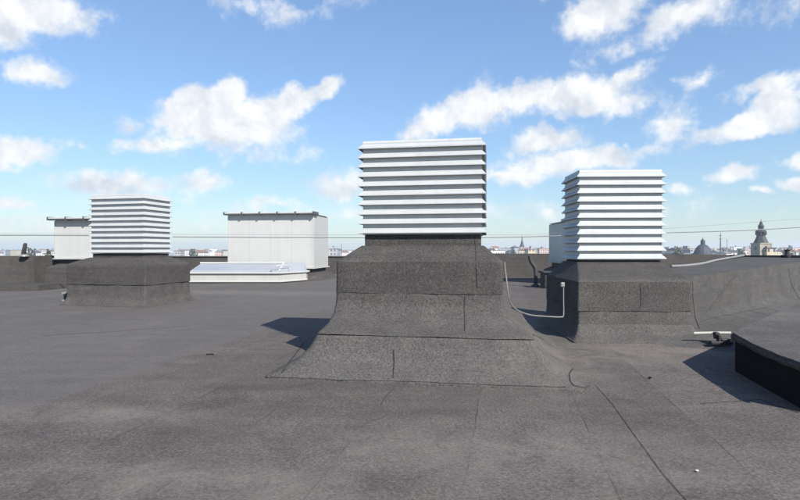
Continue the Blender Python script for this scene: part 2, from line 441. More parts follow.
# ------------------------------------------------------------------ low zinc skylight
t = empty('skylight_box', (-10.2, 25.8, 0))
tag(t, 'low zinc sheet skylight box with folded corner, in front of the wide white casing', 'skylight')
def loop(o, z): return [(-.0 - o, -o, z), (4.4 + o * .6, -o, z), (5.35 + o, 1.75 , z), (5.35 + o, 2.2 + o, z), (-o, 2.2 + o, z)]
bm = bmesh.new(); prism(bm, loop(0, .46), .07); obj('lower_curb', bm, M_SILVER, t)
bm = bmesh.new(); prism(bm, loop(.10, .535), .463); obj('rim_flange', bm, M_PANEL, t)
bm = bmesh.new(); prism(bm, loop(.04, .12), .05); obj('foot_flange', bm, M_PANEL, t)
bm = bmesh.new()
a = [bm.verts.new(p) for p in loop(-.02, .538)]; b = [bm.verts.new(p) for p in loop(-.05, .60)]
d = [bm.verts.new(p) for p in ((.12, 1.25, .93), (4.3, 1.25, .93), (5.2, 1.95, .93), (5.2, 2.1, .93), (.12, 2.1, .93))]
for i in range(5):
    j = (i + 1) % 5
    bm.faces.new((a[i], a[j], b[j], b[i])); bm.faces.new((b[i], b[j], d[j], d[i]))
bm.faces.new(d); bm.faces.new(a[::-1]); obj('sloping_glazing', bm, M_GLAZE, t)
bm = bmesh.new(); tube(bm, [(.08, 1.2, .95), (4.3, 1.2, .95)], .045, 6); obj('ridge_bar', bm, M_PANEL, t)
bm = bmesh.new(); tube(bm, [(4.33, .04, .60), (4.30, 1.2, .945)], .05, 8); obj('corner_bar', bm, M_PANEL, t)
bm = bmesh.new(); prism(bm, loop(.02, .048), .0); obj('bitumen_foot', bm, M_BLACK, t)
bm = bmesh.new(); tube(bm, smoothline([(4.0, -.06, .60), (4.05, -.1, .72), (4.35, -.02, .86), (4.75, .62, .80), (4.7, .55, .62)], 5), .022, 8); obj('lift_handle', bm, M_PANEL, t, True)

# ------------------------------------------------------------------ raised felt parts at the right and the back
def felted(name, top, foot, label, cat, mt=None, sub=10, amp=.012):
    bm = bmesh.new(); prism(bm, top, foot)
    es = [e for e in bm.edges if all(v.co.z > .3 for v in e.verts)]
    bmesh.ops.bevel(bm, geom=es, offset=.05, segments=3, affect='EDGES')
    o = obj(name, bm, mt or M_FELT, smooth=False)
    return tag(o, label, cat)
# diagonal upstand running away to the right
t = empty('roof_upstand', (5.6, 10.6, 0)); tag(t, 'raised felt upstand running diagonally away from the right stack to the frame edge', 'roof upstand')
bm = bmesh.new()
top = [(5.12, 9.95, 1.06), (8.2, 12.73, 1.13), (12.3, 16.4, 1.22), (20, 22.8, 1.36), (20, 24, 1.36), (15.2, 20.3, 1.30), (12.6, 20.2, 1.34), (7.3, 14.6, 1.12), (5.25, 11.8, 1.06)]
prism(bm, top, -.03)
es = [e for e in bm.edges if all(v.co.z > .3 for v in e.verts)]
bmesh.ops.bevel(bm, geom=es, offset=.025, segments=2, affect='EDGES')
bmesh.ops.triangulate(bm, faces=[f for f in bm.faces if len(f.verts) > 4])
up = obj('upstand_body', bm, M_FELTB, t, world=True)
bm = bmesh.new()                                            # fillet strip along its foot
A = [(4.2, 9.15), (4.86, 9.72), (8.2, 12.73), (12.3, 16.4), (20, 22.8)]
n = len(A)
def off(p, k): return (p[0] + .669 * k, p[1] - .743 * k)
secs = []
for i, p in enumerate(A):
    secs.append([bm.verts.new((off(p, k)[0], off(p, k)[1], (z if i else -.03) + .015 * fbm((p[0], k, 1), 2))) for k, z in ((-.3, .36), (.0, .34), (.14, .24), (.5, .15), (1.3, .06), (1.9, -.03))])
for i in range(n - 1):
    for k in range(5): bm.faces.new((secs[i][k], secs[i + 1][k], secs[i + 1][k + 1], secs[i][k + 1]))
obj('foot_fillet', bm, M_FELTB, t, True, world=True)
bm = bmesh.new()
box(bm, 12.62, 21, 20.22, 20.42, 1.2, 1.40)
obj('dark_edge_strip', bm, M_BIT_SHADE, t, world=True)
bm = bmesh.new(); lathe(bm, [(.10, 0), (.12, .12), (.07, .16), (.07, .28), (.11, .32), (.0001, .36)], 12, (14.6, 20.1, 1.28))
tag(obj('vent_pipe', bm, M_BLACK, smooth=True), 'small black vent stub on the upstand edge, right of the church tower', 'vent')

bm = bmesh.new(); prism(bm, [(2, 31.6, 1.40), (20, 31.6, 1.31), (20, 34.9, 1.31), (2, 34.9, 1.40)], -.03)
tag(obj('roof_upstand', bm, M_FELT2), 'long grey felt block across the roof between the central and right stacks', 'roof upstand')
bm = bmesh.new(); prism(bm, [(-34, 24.5, 1.28), (-17.3, 25.2, 1.33), (-16.6, 28, 1.3), (-34, 30, 1.25)], -.03)
tag(obj('roof_upstand', bm, M_FELT2), 'dark felt block at the left frame edge, beside the half hidden white casing', 'roof upstand')
bm = bmesh.new(); prism(bm, [(-24, 20.6, .20), (-14.2, 20.9, .22), (-14.0, 22.6, .22), (-24, 22.4, .2)], -.03)
tag(obj('felt_pad', bm, M_FELT2), 'low dark felt pad in front of the left felt block', 'felt pad')
t = empty('parapet_wall', (0, 35.7, 0)); tag(t, 'far roof edge parapet with dark capping, below the city skyline', 'parapet')
bm = bmesh.new(); box(bm, -46, 46, -.15, .25, -.02, 1.14); obj('wall', bm, M_FELT2, t)
bm = bmesh.new(); box(bm, -46.05, 46.05, -.22, .32, 1.143, 1.20); obj('capping', bm, M_DARK, t)
# dark low box beside the third casing plinth
bm = bmesh.new(); box(bm, 0, .55, 0, .7, -.02, .62, .02); box(bm, -.08, .63, -.08, .78, .625, .70, .015)
o = obj('vent_box', bm, M_BLACK); o.location = (6.05, 22.3, 0)
tag(o, 'squat black capped vent box left of the right stack', 'vent')
bm = bmesh.new()
tube(bm, smoothline([(5.95, 23.4, 0), (5.95, 23.4, .70), (5.88, 23.4, .9), (5.74, 23.4, 1.12), (5.70, 23.4, 1.34)], 6), .085, 12)
lathe(bm, [(.2, 0), (.2, .03), (.12, .10)], 14, (5.95, 23.4, 0))
tag(obj('vent_pipe', bm, M_VENT, smooth=True), 'bent black vent pipe against the grey felt block', 'vent')
# stub on the left block
t = empty('vent_pipe', (-17.7, 25.1, 1.3)); tag(t, 'small leaning black pipe on the left felt block', 'vent')
bm = bmesh.new(); tube(bm, [(-.04, 0, .02), (-.02, 0, .2), (.05, 0, .55), (.07, 0, .62)], [.10, .095, .085, .06], 10); obj('pipe', bm, M_BLACK, t, True)
bm = bmesh.new(); lathe(bm, [(.22, 0), (.2, .05), (.12, .1)], 12); obj('collar', bm, M_WIRE, t, True)

# ------------------------------------------------------------------ foreground hood at the right
t = empty('roof_hood', (4.9, 6.1, 0)); tag(t, 'low sloping felt hood at the right edge with a black shaded side', 'roof hood')
Apt = Vector((4.42, 7.09, .505)); Bpt = Vector((3.99, 5.17, .47))
def hoodpt(u, v):
    # u along A->B, v up the slope to the right
    base = Apt.lerp(Bpt, u) + Vector((-.02, 0, -.02)) * math.sin(u * math.pi)
    far = Vector((8.3, 10.75, .60)).lerp(Vector((8.0, 5.0, .58)), u)
    p = base.lerp(far, v); p.z += .02 * math.sin(v * math.pi) + .012 * fbm((u * 3, v * 3, 2), 1.3)
    return p
bm = bmesh.new(); nu, nv = 30, 50
g = [[bm.verts.new(hoodpt(i / nu, j / nv)) for j in range(nv + 1)] for i in range(nu + 1)]
g2 = [[bm.verts.new(hoodpt(i / nu, j / nv) - Vector((0, 0, .035))) for j in range(nv + 1)] for i in range(nu + 1)]
for i in range(nu):
    for j in range(nv):
        bm.faces.new((g[i][j], g[i + 1][j], g[i + 1][j + 1], g[i][j + 1])); bm.faces.new((g2[i][j], g2[i][j + 1], g2[i + 1][j + 1], g2[i + 1][j]))
for i in range(nu):
    bm.faces.new((g[i][0], g2[i][0], g2[i + 1][0], g[i + 1][0])); bm.faces.new((g[i][nv], g[i + 1][nv], g2[i + 1][nv], g2[i][nv]))
for j in range(nv):
    bm.faces.new((g[0][j], g[0][j + 1], g2[0][j + 1], g2[0][j])); bm.faces.new((g[nu][j], g2[nu][j], g2[nu][j + 1], g[nu][j + 1]))
obj('cover_sheet', bm, M_FELTS, t, True, world=True)
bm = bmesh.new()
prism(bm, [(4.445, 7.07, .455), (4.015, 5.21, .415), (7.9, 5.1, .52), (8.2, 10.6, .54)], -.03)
obj('side_walls', bm, M_BIT_SHADE, t, world=True)  # shade of this side put into the near-black colour

bm = bmesh.new(); prev = None
for i in range(41):
    u = i / 40; p = hoodpt(u, 0) + Vector((-.012, 0, -.02))
    dz = .065 + .012 * noise.noise(Vector((u * 5, 1, 0)))
    cur = [bm.verts.new(p + Vector((.0, 0, 0))), bm.verts.new(p + Vector((-.012 + .01 * noise.noise(Vector((u * 9, 3, 0))), 0, -dz * .5))), bm.verts.new(p + Vector((.012 * noise.noise(Vector((u * 7, 5, 0))), 0, -dz)))]
    if prev:
        for k in range(2): bm.faces.new((prev[k], prev[k + 1], cur[k + 1], cur[k]))
    prev = cur
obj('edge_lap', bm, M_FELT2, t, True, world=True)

# ------------------------------------------------------------------ small things
def wire(name, pts, r, m, label, cat, per=6, n=8):
    bm = bmesh.new(); tube(bm, smoothline(pts, per), r, n)
    return tag(obj(name, bm, m, smooth=True), label, cat)
t = empty('earthing_wire', (1.7, 8.2, 0)); tag(t, 'pale looped earthing wire hanging between the central and right plinths', 'wire')
bm = bmesh.new()
tube(bm, smoothline([at(504.5, 262, 8.0), at(505, 268, 8.0), at(506, 276, 8.0), at(508, 292, 8.0), at(511, 304, 8.1), at(519, 311, 8.4), at(531, 315, 8.7), at(548, 316.5, 9.0), at(561, 317, 9.2), at(563.5, 314.5, 9.22), at(563.5, 300, 9.24), at(563.5, 285, 9.24)], 6), .010, 8)
obj('wire_run', bm, M_WIRE, t, True, world=True)
bm = bmesh.new(); q = at(562.5, 284.5, 9.22); box(bm, q.x - .03, q.x + .035, q.y - .02, q.y + .03, q.z - .04, q.z + .035, .008); obj('clamp', bm, M_WIRE, t, world=True)
bm = bmesh.new()
pp = [(7.35, 14.45, 1.16), (8.0, 14.95, 1.165), (8.9, 15.7, 1.20), (10.2, 17.2, 1.27), (12.3, 19.4, 1.37), (12.9, 20.0, 1.40)]
tube(bm, smoothline(pp, 6), .035, 8)
tag(obj('conduit', bm, M_WIRE, smooth=True), 'pale conduit lying along the top of the raised upstand', 'conduit')
t = empty('broken_pipe', (5.15, 8.75, 0)); tag(t, 'short white pipe with a black clamp on the roof, left of the hood', 'pipe')
bm = bmesh.new(); a = at(694, 333.3, 8.95); b = at(731, 333, 8.75); tube(bm, [a, (a + b) / 2 + Vector((0, 0, .004)), b], .022, 10); obj('tube', bm, M_PIPE, t, True, world=True)
bm = bmesh.new(); c = at(717, 335, 8.8)
box(bm, c.x - .05, c.x + .02, c.y - .05, c.y + .03, c.z - .06, c.z + .05, .01); box(bm, c.x - .16, c.x + .2, c.y - .12, c.y - .02, c.z - .14, c.z - .09, .01)
box(bm, c.x + .02, c.x + .16, c.y - .1, c.y - .04, c.z - .09, c.z - .05, .01); box(bm, c.x - .03, c.x + .01, c.y - .1, c.y - .03, c.z - .1, c.z + .01, .005)
obj('clamp', bm, M_BLACK, t, world=True)
t = empty('roof_outlet', (-10.42, 16.75, 0)); tag(t, 'small white and black roof outlet at the foot of the left stack', 'outlet')
bm = bmesh.new(); box(bm, -.10, .10, -.1, .1, .05, .22, .01); obj('outlet_box', bm, M_BLACK, t)
bm = bmesh.new(); box(bm, -.14, .14, -.13, .13, .222, .28, .01); obj('outlet_cover', bm, M_WIRE, t)
bm = bmesh.new(); box(bm, -.13, .13, -.12, .12, -.02, .048, .01); obj('outlet_foot', bm, M_WIRE, t)
bm = bmesh.new(); q = ground_at(210, 354.5); box(bm, -.06, .06, -.008, .010, 0, .012, .004)
o = obj('felt_scrap', bm, M_BIT_SHADE); o.location = q; o.rotation_euler = (0, 0, .1); tag(o, 'thin black felt scrap lying on the roof left of the central skirt', 'scrap')
def chip(px, py, s, label, m=M_CHIP):
    bm = bmesh.new(); bmesh.ops.create_icosphere(bm, subdivisions=2, radius=s)
    for v in bm.verts: v.co *= 1 + .35 * noise.noise(v.co * 60 + Vector((px, 0, 0)))
    for v in bm.verts: v.co.z = v.co.z * .45 + s * .3
    o = obj('stone_chip', bm, m); o.location = ground_at(px, py); tag(o, label, 'stone chip', 'stone chips on the roof')
chip(697, 471, .013, 'pale stone chip lying on bare roof near the bottom right corner')
chip(650, 378, .022, 'dark pebble on the roof below the right plinth', M_BIT_SHADE)

# two cables across the sky
bm = bmesh.new()
tube(bm, smoothline([(-42, 20.6, 2.06), (-15.3, 20, 2.15), (-8, 20, 2.09), (0, 20, 2.06), (4.0, 20, 2.08), (9.7, 20, 2.24), (12.8, 20, 2.33), (15, 20, 2.45), (26, 20, 3.1)], 10), .019, 6)
tag(obj('overhead_cable', bm, M_CABLE, smooth=True), 'dark overhead cable, the lower and thicker of two, rising at the right', 'cable')
bm = bmesh.new()
tube(bm, smoothline([(-42, 21.6, 2.30), (-10, 21, 2.22), (-2, 21, 2.20), (5, 21, 2.21), (10, 21, 2.42), (16, 21, 2.85), (27, 21, 3.7)], 10), .006, 6)
tag(obj('overhead_cable', bm, M_CABLE, smooth=True), 'faint upper overhead cable, the thinner of two', 'cable')

# ------------------------------------------------------------------ the far city
def building(px, d, wpx, top_py, wall, roof, gable, label, rz=None, dep=None):
    w = wpx * d / F; x = (px - 400) / F * d; zt = EYE.z + (250 - top_py) / F * d
    rz = random.uniform(-.35, .35) if rz is None else rz
    dep = dep or random.uniform(10, 16)
    t = empty('city_building', (x, d, -25), rz)
    tag(t, label, 'building', 'city buildings on the skyline')
    rh = min(w, dep) * .28 if gable else .5
    h = zt + 25 - rh
    bm = bmesh.new(); box(bm, -w / 2, w / 2, 0, dep, 0, h); obj('wall', bm, WALLS[wall], t)
    bm = bmesh.new()
    if gable:
        o = .5
        a = [bm.verts.new(p) for p in ((-w / 2 - o, -o, h + .01), (w / 2 + o, -o, h + .01), (w / 2 + o, dep + o, h + .01), (-w / 2 - o, dep + o, h + .01))]
        r = [bm.verts.new(p) for p in ((-w / 2 + w * .12, dep / 2, h + rh), (w / 2 - w * .12, dep / 2, h + rh))]
        bm.faces.new(a[::-1]); bm.faces.new((a[0], a[1], r[1], r[0])); bm.faces.new((a[2], a[3], r[0], r[1])); bm.faces.new((a[1], a[2], r[1])); bm.faces.new((a[3], a[0], r[0]))
    else:
        box(bm, -w / 2 - .3, w / 2 + .3, -.3, dep + .3, h + .01, h + .5)
    ro = obj('roof', bm, ROOFS[roof], t)
    if gable:
        bm = bmesh.new(); cx = random.uniform(-.25, .25) * w
        box(bm, cx - .7, cx + .7, dep / 2 - .6, dep / 2 + .6, h + rh * .6, h + rh + 1.3); obj('chimney', bm, WALLS['sand'], ro)
    else:
        bm = bmesh.new(); cx = random.uniform(-.2, .2) * w
        box(bm, cx - w * .12, cx + w * .12, dep * .3, dep * .7, h + .505, h + 2.6); obj('lift_housing', bm, WALLS['grey'], ro)
SECT = [(-12, 20, 'at far left edge'), (24, 54, 'over left felt block'),
        (176, 226, 'right of left stack'), (329, 362, 'left of central stack'),
        (488, 546, 'right of central stack'), (668, 694, 'right of right stack'),
        (708, 752, 'left of church tower'), (776, 815, 'right of church tower')]
ORD = ['first', 'second', 'third', 'fourth', 'fifth', 'sixth', 'seventh', 'eighth', 'ninth', 'tenth', 'eleventh', 'twelfth']
for si, (a, b, where) in enumerate(SECT):
    n = max(4, min(11, int((b - a) / 5)))
    for i in range(n):
        px = a + (b - a) * (i + .5) / n + random.uniform(-1.5, 1.5)
        far = i % 2
        d = random.uniform(750, 1100) if far else random.uniform(380, 640)
        tp = random.uniform(246.2, 248.6) if far else random.uniform(248.2, 250.6)
        wall = random.choice(['cream', 'white', 'white', 'pinkish', 'grey', 'sand']); roof = random.choice(['red tiled', 'dark', 'grey', 'brown tiled'])
        gb = random.random() < .6
        if si < 4: d *= 1.35; tp = 250 - (250 - tp) * .55 + .6
        building(px, d, random.uniform(6, 11), tp, wall, roof, gb,
                 '%s house with %s %s roof, %s from the left, %s' % (wall, roof, 'pitched' if gb else 'flat', ORD[i], where))
# long pale grey block in the gap left of the central stack
building(333, 420, 9, 248.4, 'grey', 'grey', False, 'plain grey flat-roofed block touching the wide white casing on the skyline', 0, 14)
building(771.5, 255, 9, 247.5, 'sand', 'dark', False, 'sandstone building joined to the right foot of the church tower', 0, 12)
building(699, 330, 30, 253.2, 'cream', 'grey', False, 'cream building carrying the slate dome', 0, 24)
building(729, 300, 6, 251.5, 'white', 'grey', True, 'small bright white gabled house left of the church tower', .1, 8)
building(682, 420, 10, 247.6, 'cream', 'dark', True, 'cream house with a tall dark pitched roof between the right stack and the dome', .1, 16)

# church tower
def oct_ring(bm, prof, n=8, rot=R(22.5), sq=False):
    rings = []
    for r, z in prof:
        rings.append([bm.verts.new((r * math.cos(rot + 2 * math.pi * k / n), r * math.sin(rot + 2 * math.pi * k / n), z)) for k in range(n)])
    for i in range(len(rings) - 1):
        for k in range(n): bm.faces.new((rings[i][k], rings[i][(k + 1) % n], rings[i + 1][(k + 1) % n], rings[i + 1][k]))
    bm.faces.new(rings[0][::-1]); bm.faces.new(rings[-1])
D = 260.0; K = D / F
t = empty('church_tower', ((761 - 400) * K, D, -25), R(8)); tag(t, 'sandstone church tower with a dark green tiered baroque spire', 'church tower')
hb = 6.0 * K; zb = 1.6 + 25 + 7 * K        # body top
bm = bmesh.new(); box(bm, -hb, hb, -hb, hb, 0, zb - .6); box(bm, -hb - .25, hb + .25, -hb - .25, hb + .25, zb - .6, zb, .1)
box(bm, -hb - .15, hb + .15, -hb - .15, hb + .15, zb - 6.8, zb - 6.4)
for sx in (-1, 1): box(bm, sx * hb - .35, sx * hb + .35, -hb - .12, -hb + .4, 0, zb - .61)
obj('tower_body', bm, M_STONE, t)
def arch(w, z0, z1, y, m):
    bm = bmesh.new(); pts = [(-w, z0), (w, z0), (w, z1)] + [(w * math.cos(a), z1 + w * math.sin(a)) for a in [R(22.5 * k) for k in range(1, 8)]] + [(-w, z1)]
    f = [bm.verts.new((x, y, z)) for x, z in pts]; g = [bm.verts.new((x, y + .3, z)) for x, z in pts]
    bm.faces.new(f); bm.faces.new(g[::-1])
    for i in range(len(f)): bm.faces.new((f[i], g[i], g[(i + 1) % len(f)], f[(i + 1) % len(f)]))
    return bm
obj('belfry_window', arch(.75, zb - 3.4, zb - 2.2, -hb - .04, None), M_GLASSD, t)
obj('belfry_window', arch(1.0, zb - 6.2, zb - 4.9, -hb - .04, None), M_GLASSD, t)
for sx in (-1, 1):
    o = obj('belfry_window', arch(.75, zb - 3.4, zb - 2.2, -hb - .04, None), M_GLASSD, t); o.rotation_euler = (0, 0, sx * math.pi / 2)
z = zb
prof = [(6.9, 0), (6.6, .8), (5.9, 2.2), (5.0, 4.2), (4.3, 6.0), (4.0, 7.4), (4.2, 8.0)]
bm = bmesh.new(); oct_ring(bm, [(r * K, z + h * K) for r, h in prof]); obj('lower_spire', bm, M_SLATE, t)
bm = bmesh.new(); oct_ring(bm, [(3.0 * K, z + 8.02 * K), (3.0 * K, z + 11 * K)])
for k in range(8):
    a = R(45 * k); box(bm, -.25, .25, -.25, .25, z + 8.02 * K, z + 11.0 * K, 0, Matrix.Translation((4.1 * K * math.cos(a), 4.1 * K * math.sin(a), 0)))
obj('lantern', bm, M_SLATE, t)
prof = [(5.2, 11.02), (5.0, 11.8), (3.4, 13.4), (2.3, 14.6), (2.6, 15.6), (2.9, 16.6), (2.3, 18), (1.3, 19.2), (1.5, 20.2), (.9, 21.0), (.2, 22.6), (.12, 24.5)]
bm = bmesh.new(); oct_ring(bm, [(r * K, z + h * K) for r, h in prof]); obj('upper_spire', bm, M_SLATE, t)
# slate dome
D = 330.0; K = D / F
t = empty('dome', ((701 - 400) * K, D - 2, -25)); tag(t, 'dark slate dome with a lantern on the skyline, right of the right stack', 'dome')
z = 25 + 1.6 - 5 * K
bm = bmesh.new(); oct_ring(bm, [(8.4 * K, 0), (8.4 * K, z)], 16); obj('drum', bm, WALLS['cream'], t)
bm = bmesh.new(); oct_ring(bm, [(8.9 * K, z + .02), (8.6 * K, z + 1.2 * K), (7.8 * K, z + 4 * K), (6.2 * K, z + 7 * K), (4.2 * K, z + 9.4 * K), (2.2 * K, z + 10.6 * K)], 16); obj('dome_shell', bm, M_SLATE2, t)
bm = bmesh.new(); oct_ring(bm, [(2.1 * K, z + 10.62 * K), (2.0 * K, z + 13.4 * K), (2.3 * K, z + 13.6 * K), (1.5 * K, z + 15 * K), (.3 * K, z + 16 * K), (.1 * K, z + 18 * K)], 8); obj('lantern', bm, M_SLATE, t)
# thin spire between the stacks
D = 600.0; K = D / F
t = empty('church_spire', ((522 - 400) * K, D, -25)); tag(t, 'slender grey church spire between the central and right stacks', 'church spire')
z = 26.6 + 3 * K
bm = bmesh.new(); box(bm, -2.1 * K, 2.1 * K, -2.1 * K, 2.1 * K, 0, z); obj('tower_body', bm, WALLS['grey'], t)
bm = bmesh.new(); oct_ring(bm, [(2.6 * K, z + .05), (1.9 * K, z + 2 * K), (1.2 * K, z + 3.6 * K), (1.3 * K, z + 4.6 * K), (.6 * K, z + 6 * K), (.15 * K, z + 12 * K)]); obj('spire', bm, M_SLATE2, t)
# masts
def mast(px, top, d, r, label):
    K = d / F; h = 26.6 + (250 - top) * K
    t = empty('antenna_mast', ((px - 400) * K, d, -25)); tag(t, label, 'mast', 'masts on the skyline')
    bm = bmesh.new(); tube(bm, [(0, 0, 0), (0, 0, h * .8), (0, 0, h)], [r, r, r * .35], 6); obj('pole', bm, M_ANT, t)
    bm = bmesh.new()
    for q in (.9, .95): box(bm, -r * 2.2, r * 2.2, -r * .6, r * .6, h * q, h * q + .3)
    obj('cross_arm', bm, M_ANT, t)
mast(720.5, 232.5, 280, .34, 'dark upright mast between the slate dome and the church tower')
mast(727, 238, 500, .3, 'thin pale mast just right of the dark mast')
mast(341.5, 243, 420, .25, 'thin mast in the gap left of the central stack')
# trees on the skyline
def tree(px, d, top, wpx, label):
    K = d / F; h = 26.6 + (250 - top) * K; w = wpx * K / 2
    t = empty('tree', ((px - 400) * K, d, -25)); tag(t, label, 'tree', 'trees on the skyline')
    bm = bmesh.new(); tube(bm, [(0, 0, 0), (.2, 0, h * .4), (0, 0, h * .75)], [.6, .45, .15], 7); obj('trunk', bm, M_BARK, t)
    bm = bmesh.new(); rr = random.Random(px)
    for i in range(420):
        v = Vector((rr.gauss(0, 1), rr.gauss(0, 1), rr.gauss(0, 1))).normalized() * rr.random() ** .4
        v *= 1 + .35 * noise.noise(v * 2.2 + Vector((px, 0, 0)))
        c = Vector((v.x * w, v.y * w, h * .68 + v.z * h * .32)); s = rr.uniform(.5, 1.1)
        n1 = Vector((rr.gauss(0, 1), rr.gauss(0, 1), rr.gauss(0, 1))).normalized(); n2 = n1.orthogonal().normalized(); n3 = n1.cross(n2)
        bm.faces.new([bm.verts.new(c + n2 * s), bm.verts.new(c + n3 * s), bm.verts.new(c - n2 * s), bm.verts.new(c - n3 * s)])
    obj('crown', bm, M_LEAF, t)
tree(677.5, 330, 247.2, 11, 'dark round tree just right of the right louvred stack')
tree(30, 420, 248.0, 10, 'distant tree over the left felt block, by the leaning black pipe')
tree(788, 420, 247.4, 12, 'dark tree right of the church tower near the frame edge')
tree(513, 520, 248.6, 6, 'small tree left of the slender church spire')
tree(741, 450, 247.0, 8, 'bluish green tree just left of the church tower')
tree(193, 520, 248.4, 9, 'low tree right of the left louvred stack')
tree(48, 300, 249.0, 8, 'tree beside the half hidden white casing')

# ------------------------------------------------------------------ seams and laps laid on the felt surfaces
bpy.context.view_layer.update()
dg = bpy.context.evaluated_depsgraph_get()
def hit(px, py):
    d = Vector(((px - 400) / F, 1, (250 - py) / F)).normalized()
    ok, loc, nrm, idx, ob, mw = scene.ray_cast(dg, EYE, d)
    return (loc, nrm if nrm.dot(d) < 0 else -nrm, ob) if ok else None
def seam(pts, parent, w=.012, name='lap_seam', m=None, want=None, wob=.5):
    m = m or M_SEAM; line = []
    for (a, b) in zip(pts[:-1], pts[1:]):
        n = max(2, int(math.hypot(b[0] - a[0], b[1] - a[1]) / 1.6))
        for k in range(n):
            t_ = k / n; x = a[0] + (b[0] - a[0]) * t_; y = a[1] + (b[1] - a[1]) * t_
            jt = wob * noise.noise(Vector((x * .11, y * .11, 3)))
            h = hit(x + jt, y + jt)
            if h and (want is None or h[2].name in want): line.append(h)
    if len(line) < 3: return None
    bm = bmesh.new(); prev = None
    for i, (p, n, o) in enumerate(line):
        t_ = (line[min(i + 1, len(line) - 1)][0] - line[max(i - 1, 0)][0])
        if t_.length < 1e-6: continue
        s = t_.normalized().cross(n).normalized()
        ww = w * (.55 + .9 * abs(noise.noise(p * 4.1)) + .3 * random.random())
        q = p + n * .0045
        cur = (bm.verts.new(q + s * ww), bm.verts.new(q + n * .004), bm.verts.new(q - s * ww))
        if prev and (p - pp_).length < .7:
            bm.faces.new((prev[0], prev[1], cur[1], cur[0])); bm.faces.new((prev[1], prev[2], cur[2], cur[1]))
        prev = cur; pp_ = p
    return obj(name, bm, m, parent, world=True)
A_, B_, C_ = pc
seam([(476, 264), (476.5, 276), (477, 290)], A_, .005, want=[A_.name])
seam([(465, 294), (464.5, 312), (465, 333)], B_, .006, want=[B_.name])
seam([(394, 350), (394, 364), (393, 380)], C_, .008, want=[C_.name])
seam([(506, 318), (518, 327), (540, 338), (562, 352), (576, 372)], C_, .006, want=[C_.name])
seam([(572, 369), (569, 374), (570, 381), (574, 386), (584, 388), (592, 386)], C_, .010)
seam([(270, 377), (340, 380), (420, 382), (500, 385.5), (568, 387.5)], C_, .006)
seam([(304, 343), (297, 352), (290, 361), (281, 374)], C_, .011)
seam([(336, 300), (333, 312), (325, 326)], B_, .007, want=[B_.name])
seam([(475, 240), (476, 252), (476, 262)], A_, .004)
seam([(700, 322), (712, 318), (740, 312.5), (770, 307)], up, .005)
U_, L_ = pr
seam([(640, 284), (641, 300), (640, 309)], U_, .004, want=[U_.name])
seam([(692.5, 282), (693, 300), (695, 318), (700, 330)], up, .009)
seam([(735, 276), (722, 292), (705, 314)], up, .005)
seam([(788, 268), (791, 284), (798, 297), (802, 300)], up, .009)
seam([(146, 264), (146, 275), (146, 285)], pl[0], .006, want=[pl[0].name])
# long laps in the roof deck, rolled out along the same direction as the stacks
for k, ln in enumerate([[(596, 386), (612, 404), (640, 443), (664, 476), (690, 505)],
                        [(190, 326), (110, 332), (40, 336)],
                        [(700, 404), (760, 400), (800, 414)]]):
    seam(ln, DECK, [.0016, .003, .002][k], want=[DECK.name])

# ------------------------------------------------------------------ haze, a closed box round the whole scene
bm = bmesh.new(); box(bm, -4150, 4150, -4150, 4150, -26.5, 45)
m = bpy.data.materials.new('haze'); m.use_nodes = True; nt = m.node_tree
for n_ in list(nt.nodes):
    if n_.type == 'BSDF_PRINCIPLED': nt.nodes.remove(n_)
v = nt.nodes.new('ShaderNodeVolumePrincipled'); v.inputs['Color'].default_value = (.86, .92, 1, 1)
v.inputs['Density'].default_value = 0.00034; v.inputs['Anisotropy'].default_value = .2
nt.links.new(v.outputs[0], [n_ for n_ in nt.nodes if n_.type == 'OUTPUT_MATERIAL'][0].inputs['Volume'])
tag(obj('haze', bm, m), kind='stuff')

# ------------------------------------------------------------------ sun, sky and clouds
sun_dir = Vector((.75, -1.07, 1.0)).normalized()
sd = bpy.data.lights.new('sun', 'SUN'); sd.energy = 4.8; sd.angle = R(.5); sd.color = (1, .955, .89)
so = link(bpy.data.objects.new('sun', sd)); so.rotation_euler = (-sun_dir).to_track_quat('-Z', 'Y').to_euler()
w = bpy.data.worlds.new('World'); scene.world = w; w.use_nodes = True; nt = w.node_tree
bg = nt.nodes['Background']; out = nt.nodes['World Output']
sky = N(nt, 'ShaderNodeTexSky', sky_type='NISHITA'); sky.sun_disc = False
sky.sun_elevation = math.asin(sun_dir.z); sky.sun_rotation = math.atan2(sun_dir.x, sun_dir.y)
sky.air_density = 1.0; sky.dust_density = .45; sky.ozone_density = 1.3; sky.altitude = 30
SKY = .095
Dv = N(nt, 'ShaderNodeTexCoord').outputs['Generated']
sp = N(nt, 'ShaderNodeSeparateXYZ'); nt.links.new(Dv, sp.inputs[0])
az = mth(nt, 'ARCTAN2', sp.outputs[0], sp.outputs[1]); el = mth(nt, 'ARCSINE', sp.outputs[2])
cb = N(nt, 'ShaderNodeCombineXYZ'); nt.links.new(az, cb.inputs[0]); nt.links.new(el, cb.inputs[1])
AE = cb.outputs[0]
